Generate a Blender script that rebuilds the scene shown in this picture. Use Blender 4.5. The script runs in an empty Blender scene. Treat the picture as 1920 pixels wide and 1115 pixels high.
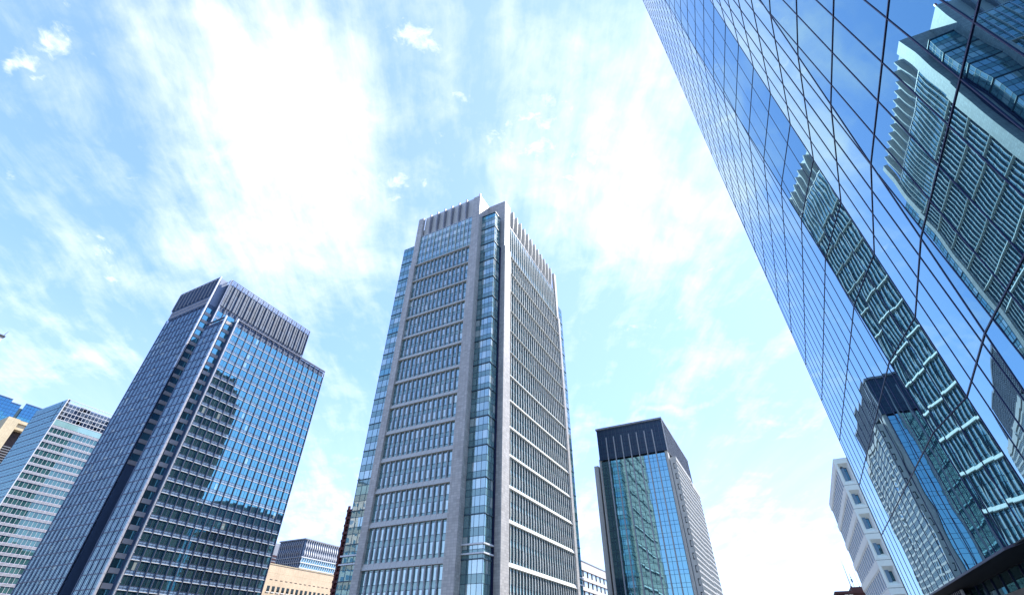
import bpy, math, random
from mathutils import Vector, Matrix
random.seed(7)
R = math.radians
scene = bpy.context.scene
C = scene.collection

# ------------------------------------------------------------------ camera
# World axes follow the street grid: +Y runs up the avenue, +X points at the mirror-glass tower.
CAM_Z = 1.6                                   # eye height above the pavement
HEAD, PITCH, ROLL, FOCAL = R(27.22), R(38.45), R(.148), 868.0   # focal length in px of a 1920 px wide frame
def to_grid(v):
    c, s = math.cos(HEAD), math.sin(HEAD)
    return Vector((v[0]*c - v[1]*s, v[0]*s + v[1]*c, v[2]))
_f = Vector((0, math.cos(PITCH), math.sin(PITCH))); _u = Vector((0, -math.sin(PITCH), math.cos(PITCH))); _r = Vector((1, 0, 0))
CR = to_grid(_r*math.cos(ROLL) + _u*math.sin(ROLL)); CU = to_grid(_u*math.cos(ROLL) - _r*math.sin(ROLL)); CF = to_grid(_f)
cam = bpy.data.objects.new('camera', bpy.data.cameras.new('camera')); C.objects.link(cam)
cam.data.sensor_width = 36; cam.data.lens = FOCAL/1920*36
cam.data.clip_start = .1; cam.data.clip_end = 6000
m = Matrix((CR, CU, -CF)).transposed().to_4x4(); m.translation = (0, 0, CAM_Z); cam.matrix_world = m
scene.camera = cam
def project(p):                               # only used to rank which repeats show largest
    d = Vector(p) - Vector((0, 0, CAM_Z)); z = d.dot(CF)
    if z < .2: return None
    return 960 + FOCAL*d.dot(CR)/z, 557.5 - FOCAL*d.dot(CU)/z

# ------------------------------------------------------------------ light, sky, exposure
SUN_AZ, SUN_EL = R(36), R(52)                 # azimuth from +Y towards +X
SKY_STRENGTH, SUN_STRENGTH, EXPOSURE = .10, 3.0, 1.7
scene.view_settings.view_transform = 'Standard'; scene.view_settings.look = 'None'
scene.view_settings.gamma = 1; scene.view_settings.exposure = EXPOSURE; scene.view_settings.use_curve_mapping = False
sun = bpy.data.objects.new('sun', bpy.data.lights.new('sun', 'SUN')); C.objects.link(sun)
sun.data.energy = SUN_STRENGTH; sun.data.angle = R(.5); sun.data.color = (1, .95, .87)
sd = Vector((math.sin(SUN_AZ)*math.cos(SUN_EL), math.cos(SUN_AZ)*math.cos(SUN_EL), math.sin(SUN_EL)))
sun.rotation_euler = sd.to_track_quat('Z', 'Y').to_euler(); sun.location = (0, 0, 400)

class NT:
    """small helper for building node graphs"""
    def __init__(s, tree): s.t = tree; s.n = tree.nodes; s.n.clear()
    def node(s, kind, ins=None, **props):
        o = s.n.new(kind)
        for k, v in props.items(): setattr(o, k, v)
        for k, v in (ins or {}).items(): s.put(o.inputs[k], v)
        return o
    def put(s, sock, v):
        if isinstance(v, bpy.types.NodeSocket): s.t.links.new(v, sock)
        elif isinstance(v, bpy.types.Node): s.t.links.new(v.outputs[0], sock)
        else: sock.default_value = v
    def math(s, op, a, b=None, c=None, clamp=False):
        o = s.n.new('ShaderNodeMath'); o.operation = op; o.use_clamp = clamp
        for i, v in enumerate((a, b, c)):
            if v is not None: s.put(o.inputs[i], v)
        return o.outputs[0]
    def vec(s, op, a, b=None, scale=None):
        o = s.n.new('ShaderNodeVectorMath'); o.operation = op
        s.put(o.inputs[0], a)
        if b is not None: s.put(o.inputs[1], b)
        if scale is not None: s.put(o.inputs['Scale'], scale)
        return o.outputs['Value'] if op in ('LENGTH', 'DOT_PRODUCT', 'DISTANCE') else o.outputs['Vector']
    def mix(s, f, a, b, blend='MIX'):
        o = s.n.new('ShaderNodeMix'); o.data_type = 'RGBA'; o.blend_type = blend
        s.put(o.inputs[0], f); s.put(o.inputs[6], a); s.put(o.inputs[7], b)
        return o.outputs[2]
    def noise(s, vec, scale, detail=2, rough=.5, dist=0, dim='3D', w=None, color=False):
        o = s.n.new('ShaderNodeTexNoise'); o.noise_dimensions = dim
        s.put(o.inputs['Vector'], vec)
        if w is not None: s.put(o.inputs['W'], w)
        o.inputs['Scale'].default_value = scale; o.inputs['Detail'].default_value = detail
        o.inputs['Roughness'].default_value = rough; o.inputs['Distortion'].default_value = dist
        return o.outputs['Color' if color else 'Fac']
    def remap(s, v, a, b, lo=0., hi=1., smooth=True):
        o = s.n.new('ShaderNodeMapRange'); o.interpolation_type = 'SMOOTHSTEP' if smooth else 'LINEAR'
        s.put(o.inputs[0], v); o.inputs[1].default_value = a; o.inputs[2].default_value = b
        o.inputs[3].default_value = lo; o.inputs[4].default_value = hi
        return o.outputs[0]

# clouds: (x, y) centre on the sky's stereographic map d.xy/(1+d.z), half widths along / across, turn in degrees, strength
CLOUDS = [
    (-0.146, 0.166, 0.090, 0.076, 28, 0.42, 0),
    (-0.050, 0.200, 0.063, 0.055, 26, 0.40, 0),
    (-0.131, 0.307, 0.074, 0.054, 26, 0.40, 0),
    (-0.016, 0.616, 0.133, 0.079, 14, 0.35, 0),
    (-0.305, 0.078, 0.088, 0.112, 47, 0.80, 0),
    (-0.332, 0.190, 0.073, 0.131, 26, 1.05, 0),
    (-0.389, 0.136, 0.072, 0.129, 50, 0.70, 0),
    (-0.378, 0.286, 0.044, 0.053, 36, 0.60, 0),
    (-0.477, 0.183, 0.057, 0.054, 65, 0.55, 0),
    (-0.457, 0.276, 0.030, 0.040, 40, 0.40, 0),
    (-0.270, 0.246, 0.024, 0.022, 62, 1.15, 1),
    (-0.309, 0.234, 0.030, 0.024, 33, 0.80, 1),
    (-0.214, 0.115, 0.024, 0.024, 49, 1.10, 1),
    (-0.242, 0.085, 0.028, 0.018, 31, 0.60, 1),
    (-0.164, 0.136, 0.026, 0.018, 38, 0.95, 1),
    (-0.165, 0.195, 0.011, 0.009, 29, 0.80, 1),
    (-0.175, 0.172, 0.020, 0.012, 58, 0.70, 1),
    (-0.200, 0.231, 0.022, 0.010, 49, 0.65, 1),
    (-0.105, 0.253, 0.055, 0.024, 36, 0.80, 1),
    (-0.061, 0.232, 0.033, 0.027, 26, 0.85, 1),
    (-0.134, 0.279, 0.045, 0.018, 27, 0.85, 1),
    (-0.086, 0.328, 0.043, 0.024, 44, 0.75, 1),
    (0.001, 0.365, 0.115, 0.084, 69, 1.15, 0),
    (-0.069, 0.404, 0.084, 0.057, 42, 1.05, 0),
    (-0.061, 0.366, 0.043, 0.043, 23, 0.80, 1),
    (0.004, 0.246, 0.073, 0.062, 24, 0.60, 0),
    (0.031, 0.500, 0.061, 0.032, 37, 0.70, 1),
    (-0.056, 0.534, 0.020, 0.011, 18, 0.90, 1),
    (-0.093, 0.526, 0.019, 0.010, 20, 0.80, 1),
    (-0.014, 0.609, 0.088, 0.014, -5, 0.60, 0),
    (0.040, 0.586, 0.076, 0.012, -7, 0.50, 0),
    (-0.100, 0.648, 0.111, 0.007, 10, 0.80, 0),
    (0.060, 0.701, 0.054, 0.006, -2, 0.90, 0),
    (-0.009, 0.841, 0.141, 0.057, 5, 1.40, 0),
    (-0.598, 0.532, 0.068, 0.066, 43, 1.20, 0),
    (-0.252, 0.748, 0.050, 0.061, 20, 1.10, 0),
    (-0.627, 0.113, 0.038, 0.012, 81, 0.80, 0),
    (-0.648, 0.181, 0.069, 0.021, 65, 0.90, 0),
    (-0.684, 0.151, 0.035, 0.022, 75, 0.70, 0),
    (-0.562, 0.127, 0.031, 0.016, 79, 0.85, 1),
    (-0.435, -0.012, 0.019, 0.025, 93, 0.70, 1),
    (-0.456, -0.016, 0.007, 0.009, 65, 1.00, 1),
    (-0.453, 0.003, 0.005, 0.006, 38, 0.90, 1),
    (-0.503, 0.057, 0.027, 0.026, 83, 0.35, 0),
    (-0.570, 0.102, 0.025, 0.014, 74, 0.40, 0),
    (-0.544, 0.025, 0.007, 0.010, 44, 0.80, 1),
]
def build_world():
    w = bpy.data.worlds.new('World'); scene.world = w; w.use_nodes = True
    g = NT(w.node_tree)
    sky = g.node('ShaderNodeTexSky', sky_type='NISHITA', sun_disc=False, sun_elevation=SUN_EL, sun_rotation=SUN_AZ,
                 altitude=20, air_density=1.0, dust_density=.25, ozone_density=2.5)
    d = g.node('ShaderNodeTexCoord').outputs['Generated']
    sep = g.node('ShaderNodeSeparateXYZ', {0: d})
    z = g.math('MAXIMUM', sep.outputs[2], 0.0)
    flat = g.node('ShaderNodeCombineXYZ', {0: sep.outputs[0], 1: sep.outputs[1], 2: 0.0})
    q = g.vec('SCALE', flat.outputs[0], scale=g.math('DIVIDE', 1.0, g.math('ADD', z, 1.0)))       # stereographic map
    p = g.vec('SCALE', flat.outputs[0], scale=g.math('DIVIDE', 1.0, g.math('ADD', z, .22)))       # cloud deck
    masks = [None, None]                        # broad streaky sheets, small crisp puffs
    wq = g.vec('ADD', q, g.vec('SCALE', g.vec('SUBTRACT', g.noise(p, 5, 5, .6, color=True), (.5, .5, .5)), scale=.10))
    for x, y, a, b, rot, st, puff in CLOUDS:
        mp = g.node('ShaderNodeMapping', {'Vector': g.vec('SUBTRACT', wq, (x, y, 0))}, vector_type='TEXTURE')
        mp.inputs['Rotation'].default_value = (0, 0, R(rot)); mp.inputs['Scale'].default_value = (a, b, 1)
        l = g.vec('DOT_PRODUCT', mp.outputs[0], mp.outputs[0])
        e = g.math('MULTIPLY', g.math('POWER', 2.718, g.math('MULTIPLY', l, -.7)), st*.66)
        masks[puff] = e if masks[puff] is None else g.math('ADD', masks[puff], e)
    mask = masks[0]
    # streaky cirrus texture (stretched along one wind direction) and lumpy cumulus texture
    warp = g.vec('ADD', p, g.vec('SCALE', g.vec('SUBTRACT', g.noise(p, 1.3, 3, .5, color=True), (.5, .5, .5)), scale=.16))
    st_ = g.node('ShaderNodeMapping', {'Vector': warp}, vector_type='TEXTURE')
    st_.inputs['Rotation'].default_value = (0, 0, R(122)); st_.inputs['Scale'].default_value = (1.05, .26, 1)
    streak = g.noise(st_.outputs[0], 2.6, 9, .62)
    lump = g.noise(warp, 11., 10, .62, .3)
    tex = g.math('ADD', g.math('MULTIPLY', streak, .58), g.math('MULTIPLY', lump, .42))
    base = g.remap(g.noise(p, 1.8, 3, .5), .35, .75, .02, .26)
    field = g.math('ADD', g.math('ADD', mask, base), g.math('MULTIPLY', g.math('SUBTRACT', tex, .5), 4.2))
    dens = g.math('POWER', g.remap(field, -.05, 1.9, smooth=False), 1.35)
    up = g.remap(sep.outputs[2], -.02, .03)
    pl = g.noise(g.vec('ADD', p, g.vec('SCALE', g.vec('SUBTRACT', g.noise(p, 16, 3, .5, color=True), (.5, .5, .5)), scale=.05)), 15., 9, .64, .2)
    puffs = g.math('MULTIPLY', g.remap(g.math('ADD', g.math('MULTIPLY', masks[1], 1.0), g.math('MULTIPLY', g.math('SUBTRACT', pl, .5), 3.4)), .38, 1.5), .85)
    dens = g.math('MAXIMUM', dens, puffs)
    veil = g.math('MULTIPLY', g.remap(sep.outputs[2], .0, .5, .45, .0, smooth=False), g.remap(streak, .3, .7, .55, 1.0))
    glare = g.remap(g.vec('DOT_PRODUCT', d, tuple(sd)), .3, 1.0, .0, .12, smooth=False)
    dens = g.math('MAXIMUM', dens, g.math('MAXIMUM', veil, glare))
    dens = g.math('MULTIPLY', dens, up)
    # brighter clouds nearer the sun
    toward = g.vec('DOT_PRODUCT', d, tuple(sd))
    lit = g.remap(toward, -.6, 1.0, 5.6, 4.6, smooth=False)
    white = g.node('ShaderNodeCombineColor', {0: g.math('MULTIPLY', lit, .97), 1: lit, 2: g.math('MULTIPLY', lit, 1.02)})
    # clear-air colour: softer contrast between the sun side and the far side, as thin high haze gives
    sc_ = g.node('ShaderNodeSeparateColor', {0: sky.outputs[0]})
    ch = [g.math('MULTIPLY', g.math('POWER', g.math('DIVIDE', sc_.outputs[i], 3.0), .5), 3.0*k) for i, k in enumerate((.73, .985, 1.55))]
    blue = g.node('ShaderNodeCombineColor', {0: ch[0], 1: ch[1], 2: ch[2]}).outputs[0]
    col = g.mix(dens, blue, white.outputs[0])
    bg = g.node('ShaderNodeBackground', {'Color': col, 'Strength': SKY_STRENGTH})
    g.node('ShaderNodeOutputWorld', {'Surface': bg})
build_world()

# ------------------------------------------------------------------ materials
MATS = {}
def new_mat(name):
    mt = bpy.data.materials.new(name); mt.use_nodes = True; MATS[name] = mt
    return mt, NT(mt.node_tree)
def glass(name, lo, hi, tint=(.8, .92, 1), f0=.3, rough=.0, wave=.004, wscale=.35, tilt=.003, blinds=0.):
    """window glass: mirror over a dark interior; each pane has its own slight tilt and ripple"""
    mt, g = new_mat(name)
    geo = g.node('ShaderNodeNewGeometry')
    pane = g.node('ShaderNodeAttribute', attribute_name='pane').outputs['Fac']
    n = g.noise(geo.outputs['Position'], wscale, 1, .4, dim='4D', w=g.math('MULTIPLY', pane, 50.0), color=True)
    wn = g.node('ShaderNodeTexWhiteNoise', {'W': g.math('MULTIPLY', pane, 91.7)}, noise_dimensions='1D')
    off = g.vec('ADD', g.vec('SCALE', g.vec('SUBTRACT', n, (.5, .5, .5)), scale=wave*2), g.vec('SCALE', g.vec('SUBTRACT', wn.outputs['Color'], (.5, .5, .5)), scale=tilt*2))
    nrm = g.vec('NORMALIZE', g.vec('ADD', geo.outputs['Normal'], off))
    cosv = g.math('ABSOLUTE', g.vec('DOT_PRODUCT', nrm, geo.outputs['Incoming']))
    fr = g.math('POWER', g.math('SUBTRACT', 1.0, cosv, clamp=True), 5.0)
    fac = g.math('MULTIPLY_ADD', fr, 1-f0, f0)
    body = g.mix(wn.outputs['Value'], lo+(1,), hi+(1,))
    if blinds:
        body = g.mix(g.math('MULTIPLY', g.math('GREATER_THAN', g.math('FRACT', g.math('MULTIPLY', pane, 13.3)), 1-blinds), .85), body, (.42, .46, .42, 1))
    dif = g.node('ShaderNodeBsdfDiffuse', {'Color': body})
    gt = g.mix(fr, tint+(1,), (1, 1, 1, 1))
    gl = g.node('ShaderNodeBsdfGlossy', {'Color': gt, 'Roughness': rough, 'Normal': nrm})
    mx = g.node('ShaderNodeMixShader', {0: fac, 1: dif, 2: gl})
    g.node('ShaderNodeOutputMaterial', {'Surface': mx})
    return mt
def solid(name, col, rough=.5, metal=0., vary=.12, scale=.4, spec=.4):
    """painted metal, plain render or concrete with faint weathering"""
    mt, g = new_mat(name)
    pos = g.node('ShaderNodeNewGeometry').outputs['Position']
    st = g.node('ShaderNodeMapping', {'Vector': pos}); st.inputs['Scale'].default_value = (1, 1, .25)
    f = g.math('ADD', g.math('MULTIPLY', g.noise(st.outputs[0], scale, 5, .6), .6), g.math('MULTIPLY', g.noise(pos, scale*9, 3, .6), .4))
    k = g.remap(f, .3, .7, 1-vary, 1+vary, smooth=False)
    c = g.vec('SCALE', tuple(col), scale=k)
    b = g.node('ShaderNodeBsdfPrincipled', {'Base Color': c, 'Roughness': rough, 'Metallic': metal, 'Specular IOR Level': spec})
    g.node('ShaderNodeOutputMaterial', {'Surface': b})
    return mt
def tiled(name, col, bw=.9, bh=.6, vary=.1, gap=.02, rough=.55, dark=.6):
    """stone cladding: slabs with thin open joints, slabs differ a little"""
    mt, g = new_mat(name)
    geo = g.node('ShaderNodeNewGeometry')
    sp = g.node('ShaderNodeSeparateXYZ', {0: geo.outputs['Position']})
    uv = g.node('ShaderNodeCombineXYZ', {0: g.math('ADD', sp.outputs[0], sp.outputs[1]), 1: sp.outputs[2], 2: 0.0})
    br = g.node('ShaderNodeTexBrick', {'Vector': uv, 'Color1': tuple(c*(1-vary) for c in col)+(1,), 'Color2': tuple(min(1, c*(1+vary)) for c in col)+(1,),
        'Mortar': tuple(c*dark for c in col)+(1,), 'Scale': 1.0, 'Mortar Size': gap, 'Brick Width': bw, 'Row Height': bh}, offset=0.0)
    st = g.node('ShaderNodeMapping', {'Vector': geo.outputs['Position']}); st.inputs['Scale'].default_value = (1.6, 1.6, .05)
    f = g.remap(g.math('ADD', g.math('MULTIPLY', g.noise(geo.outputs['Position'], .12, 4, .6), .5), g.math('MULTIPLY', g.noise(st.outputs[0], 1.0, 5, .65), .5)), .32, .68, .80, 1.12, smooth=False)
    c = g.vec('SCALE', br.outputs[0], scale=f)
    b = g.node('ShaderNodeBsdfPrincipled', {'Base Color': c, 'Roughness': rough})
    g.node('ShaderNodeOutputMaterial', {'Surface': b})
    return mt

M = {}
M['mirror'] = glass('mirror_glass', (.004, .012, .03), (.01, .02, .04), (.40, .80, .98), .43, 0, .0038, .42, .0026)
M['c_glass'] = glass('centre_glass', (.03, .10, .11), (.09, .21, .22), (.85, 1.0, .97), .40, .0, .006, .5, .012, .16)
M['c_spandrel'] = glass('centre_spandrel_glass', (.09, .18, .19), (.12, .22, .23), (.8, 1.0, .92), .2, .01, .004, .5, .004)
M['lt_glass'] = glass('navy_tower_glass', (.01, .03, .05), (.04, .09, .10), (.38, .9, 1.0), .42, 0, .003, .4, .004, .01)
M['lt_spandrel'] = glass('navy_tower_spandrel', (.16, .24, .36), (.20, .30, .44), (.8, 1.0, .95), .22, .03, .003, .4, .003)
M['lt_shade_glass'] = glass('navy_tower_shade_glass', (.03, .06, .12), (.14, .20, .30), (.7, 1.0, 1.0), .20, 0, .003, .4, .014, .03)  # copy of the tower glass for its shaded face, shade tone in the colour
M['rt_glass'] = glass('teal_tower_glass', (.02, .05, .055), (.035, .08, .085), (.40, .80, .95), .45, 0, .002, .4, .003)
M['str_glass'] = glass('green_ribbon_glass', (.015, .055, .055), (.05, .13, .13), (.7, .95, .95), .16, .02, .003, .4, .006)
M['pale_glass'] = glass('pale_blue_glass', (.05, .13, .22), (.08, .18, .28), (.6, 1.0, .95), .32, .01, .003, .4, .004)
M['blue_glass'] = glass('bright_blue_glass', (.006, .03, .10), (.01, .05, .14), (.35, .9, .95), .34, .0, .003, .4, .004)
M['small_glass'] = glass('small_window_glass', (.01, .03, .03), (.05, .10, .10), (.7, .9, 1.0), .25, .0, .004, .5, .01)
M['dark_frame'] = solid('dark_frame', (.015, .02, .07), .4, .3)
M['dark_core'] = solid('dark_core', (.02, .024, .03), .7)
M['teal_frame'] = solid('teal_frame', (.05, .09, .12), .45, .2)
M['stone'] = tiled('grey_stone', (.44, .41, .37), .95, .62, .14, .025)
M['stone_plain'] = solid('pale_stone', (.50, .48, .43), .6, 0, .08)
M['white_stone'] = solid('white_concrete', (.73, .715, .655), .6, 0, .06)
M['grey_fin'] = solid('grey_fin', (.33, .34, .355), .5, 0, .08)
M['shaded_fin'] = solid('shade_dark_fin', (.13, .13, .14), .5, 0, .08)  # right-hand fins: the shade on their flanks is put into this dark colour
M['steel'] = solid('steel', (.52, .52, .55), .35, .4, .08)
M['navy_fin'] = solid('navy_fin', (.08, .12, .20), .4, .3)
M['plum_fin'] = solid('plum_grey_fin', (.08, .095, .14), .45, .3)
M['panel_grey'] = solid('grey_panel', (.26, .27, .29), .5, .1, .3, .12)
M['pink_panel'] = solid('pale_pink_panel', (.36, .335, .33), .5)
M['navy_panel'] = solid('navy_panel', (.055, .09, .15), .45, .2, .25, .2)
M['cream'] = tiled('cream_tile', (.66, .50, .33), 1.8, .9, .05, .02, .7, .8)
M['sand'] = tiled('sand_tile', (.60, .48, .30), 1.2, .8, .06, .02, .7, .75)
M['brown_dark'] = solid('dark_brown_recess', (.05, .035, .035), .7)
M['beige'] = tiled('beige_panel', (.66, .60, .54), 2.4, 1.2, .05, .015, .7, .8)
M['maroon'] = solid('maroon_steel', (.10, .022, .022), .5, 0, .25, .8)
M['maroon_dark'] = solid('maroon_wall', (.045, .014, .018), .7)
M['dark_roof'] = solid('dark_roof', (.06, .06, .065), .8)
M['white_metal'] = solid('white_metal', (.66, .66, .66), .4, 0, .05)
M['red_lamp'] = solid('red_lamp', (.55, .03, .02), .4)

# ------------------------------------------------------------------ mesh building
class Face:
    """a facade: s runs along it, t outwards, z up (z is measured from eye height, like every height below)"""
    def __init__(f, x, y, along, out): f.o = Vector((x, y, 0)); f.d = Vector(along+(0,)); f.n = Vector(out+(0,))
    def p(f, s, t, z): return f.o + f.d*s + f.n*t + Vector((0, 0, z + CAM_Z))
WORLD = Face(0, 0, (1, 0), (0, 1))
class MB:
    def __init__(s): s.v = []; s.f = []; s.r = []
    def poly(s, pts, n=None, rnd=0.):
        pts = [Vector(p) for p in pts]
        if n is not None:
            a = Vector((0, 0, 0))
            for i in range(1, len(pts)-1): a += (pts[i]-pts[0]).cross(pts[i+1]-pts[0])
            if a.dot(n) < 0: pts.reverse()
        k = len(s.v); s.v += [tuple(p) for p in pts]; s.f.append(tuple(range(k, k+len(pts)))); s.r.append(rnd)
        return s
    def hexa(s, p, rnd=0.):
        """8 points: bottom ring then top ring"""
        c = sum((Vector(q) for q in p), Vector())/8
        for ids in ((0, 1, 2, 3), (4, 5, 6, 7), (0, 1, 5, 4), (1, 2, 6, 5), (2, 3, 7, 6), (3, 0, 4, 7)):
            q = [Vector(p[i]) for i in ids]; s.poly(q, (sum(q, Vector())/4) - c, rnd)
        return s
    def box(s, F, s0, s1, t0, t1, z0, z1, rnd=0.):
        return s.hexa([F.p(a, b, z) for z in (z0, z1) for a, b in ((s0, t0), (s1, t0), (s1, t1), (s0, t1))], rnd)
    def quad(s, F, s0, s1, t, z0, z1, rnd=None):
        return s.poly([F.p(s0, t, z0), F.p(s1, t, z0), F.p(s1, t, z1), F.p(s0, t, z1)], F.n, random.random() if rnd is None else rnd)
    def bar(s, a, b, w, dp, n):
        """a straight member from a to b, w wide, sitting dp proud of the surface with normal n"""
        a, b, n = Vector(a), Vector(b), Vector(n).normalized(); d = (b-a).normalized(); e = d.cross(n).normalized()*w/2
        return s.hexa([a-e-n*.02, a+e-n*.02, a+e+n*dp, a-e+n*dp, b-e-n*.02, b+e-n*.02, b+e+n*dp, b-e+n*dp])
    def profile(s, F, s0, s1, t_in, prof):
        """a vertical blade whose outer edge follows prof = [(z, t), ...]"""
        for (z0, a), (z1, b) in zip(prof, prof[1:]):
            s.hexa([F.p(s0, t_in, z0), F.p(s1, t_in, z0), F.p(s1, a, z0), F.p(s0, a, z0), F.p(s0, t_in, z1), F.p(s1, t_in, z1), F.p(s1, b, z1), F.p(s0, b, z1)])
        return s
    def tube(s, a, b, r0, r1=None, n=8):
        a, b = Vector(a), Vector(b); d = (b-a).normalized(); u = d.orthogonal().normalized(); v = d.cross(u); r1 = r0 if r1 is None else r1
        ra = [a + (u*math.cos(k*math.tau/n) + v*math.sin(k*math.tau/n))*r0 for k in range(n)]
        rb = [b + (u*math.cos(k*math.tau/n) + v*math.sin(k*math.tau/n))*r1 for k in range(n)]
        for k in range(n): s.poly([ra[k], ra[(k+1) % n], rb[(k+1) % n], rb[k]], (ra[k]+rb[k])/2 - (a+b)/2)
        s.poly(ra, -d); s.poly(rb, d)
        return s
    def add(s, o):
        k = len(s.v); s.v += o.v; s.f += [tuple(i+k for i in f) for f in o.f]; s.r += o.r
        return s
    def build(s, name, mat, parent=None):
        me = bpy.data.meshes.new(name); me.from_pydata(s.v, [], s.f); me.materials.append(mat)
        at = me.attributes.new('pane', 'FLOAT', 'FACE'); at.data.foreach_set('value', s.r)
        ob = bpy.data.objects.new(name, me); C.objects.link(ob)
        if parent is not None: attach(ob, parent)
        return ob
def attach(ob, parent):
    ob.parent = parent
    if parent.parent is None: ob.matrix_parent_inverse = Matrix.Translation(-parent.location)   # meshes are modelled in world coordinates
def thing(name, label, cat, x, y, group=None, z=None):
    o = bpy.data.objects.new(name, None); C.objects.link(o); o.location = (x, y, 0 if z is None else z+CAM_Z); o.empty_display_size = 5
    o['label'] = label; o['category'] = cat
    if group: o['group'] = group
    return o
def shown(mb):
    """about how many pixels of the photo a piece covers; 0 outside the frame or turned away"""
    best = 0
    for f in mb.f[:12]:
        q = [project(mb.v[i]) for i in f]
        if any(k is None for k in q): continue
        cx = sum(k[0] for k in q)/len(q); cy = sum(k[1] for k in q)/len(q)
        if not (-10 < cx < 1930 and -10 < cy < 1125): continue
        a = abs(sum(q[i][0]*q[(i+1) % len(q)][1] - q[(i+1) % len(q)][0]*q[i][1] for i in range(len(q))))/2
        e = Vector(mb.v[f[0]]) - Vector((0, 0, CAM_Z)); n = (Vector(mb.v[f[1]])-Vector(mb.v[f[0]])).cross(Vector(mb.v[f[2]])-Vector(mb.v[f[0]]))
        if n.dot(e) < 0: best += a
    return best
def repeats(name, items, parent, limit=100):
    """items: [(MB, material)] of one kind of part: the `limit` that show largest are parts, the rest one part that is stuff (per material)"""
    ranked = sorted(items, key=lambda it: -shown(it[0]))
    for mb, mt in ranked[:limit]: mb.build(name, mt, parent)
    rest = {}
    for mb, mt in ranked[limit:]: rest.setdefault(mt.name, (MB(), mt))[0].add(mb)
    for mb, mt in rest.values(): mb.build(name, mt, parent)['kind'] = 'stuff'
def edges(a, n, step): return [a + step*i for i in range(n+1)]
def rnd_bulge(z0, z1, t0, t1, n=6): return [(z0+(z1-z0)*i/n, t0+(t1-t0)*math.sin(math.pi*i/n)) for i in range(n+1)]
G = -CAM_Z                                     # ground level seen from eye height
# ------------------------------------------------------------------ ground, road
def flat(name, x0, x1, y0, y1, z, mat, kind='structure'):
    o = MB().poly([(x0, y0, z), (x1, y0, z), (x1, y1, z), (x0, y1, z)], Vector((0, 0, 1))).build(name, mat); o['kind'] = kind; return o
M['ground'] = solid('ground', (.16, .16, .155), .9, 0, .15, .2)
M['asphalt'] = solid('asphalt', (.05, .05, .052), .9, 0, .2, .5)
M['paving'] = tiled('paving', (.26, .25, .235), .6, .3, .08, .01, .8)
M['paint'] = solid('road_paint', (.75, .75, .72), .7)
flat('ground', -3000, 3000, -3000, 3000, -.15, M['ground'])
flat('road', -48, -10, -600, 1200, -.146, M['asphalt'])
pv = MB(); pv.box(WORLD, -10, 9.6, -200, 600, G-.15, G); pv.box(WORLD, -59, -48, -200, 600, G-.15, G)
o = pv.build('pavement', M['paving']); o['kind'] = 'structure'
mk = MB()
for i in range(-20, 60): mk.poly([(-29.1, i*10, -.142), (-28.9, i*10, -.142), (-28.9, i*10+5, -.142), (-29.1, i*10+5, -.142)], Vector((0, 0, 1)))
o = mk.build('road_markings', M['paint']); o['kind'] = 'structure'

# ------------------------------------------------------------------ shared facade pieces
def curtain(root, F, s0, s1, cols, rows, t, names=('window_pane', 'spandrel_pane'), items=None, gap=.0):
    """rows: [(z0, z1, material, is_window)]; adds one pane per column and row to items"""
    w = (s1-s0)/cols
    for z0, z1, mt, win in rows:
        for i in range(cols):
            items[0 if win else 1].append((MB().quad(F, s0+i*w+gap, s0+(i+1)*w-gap, t, z0, z1), mt))

M['blade'] = solid('shaded_crown_blade', (.25, .25, .27), .6, 0, .06)  # side shading of the left blades put into a darker grey
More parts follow.
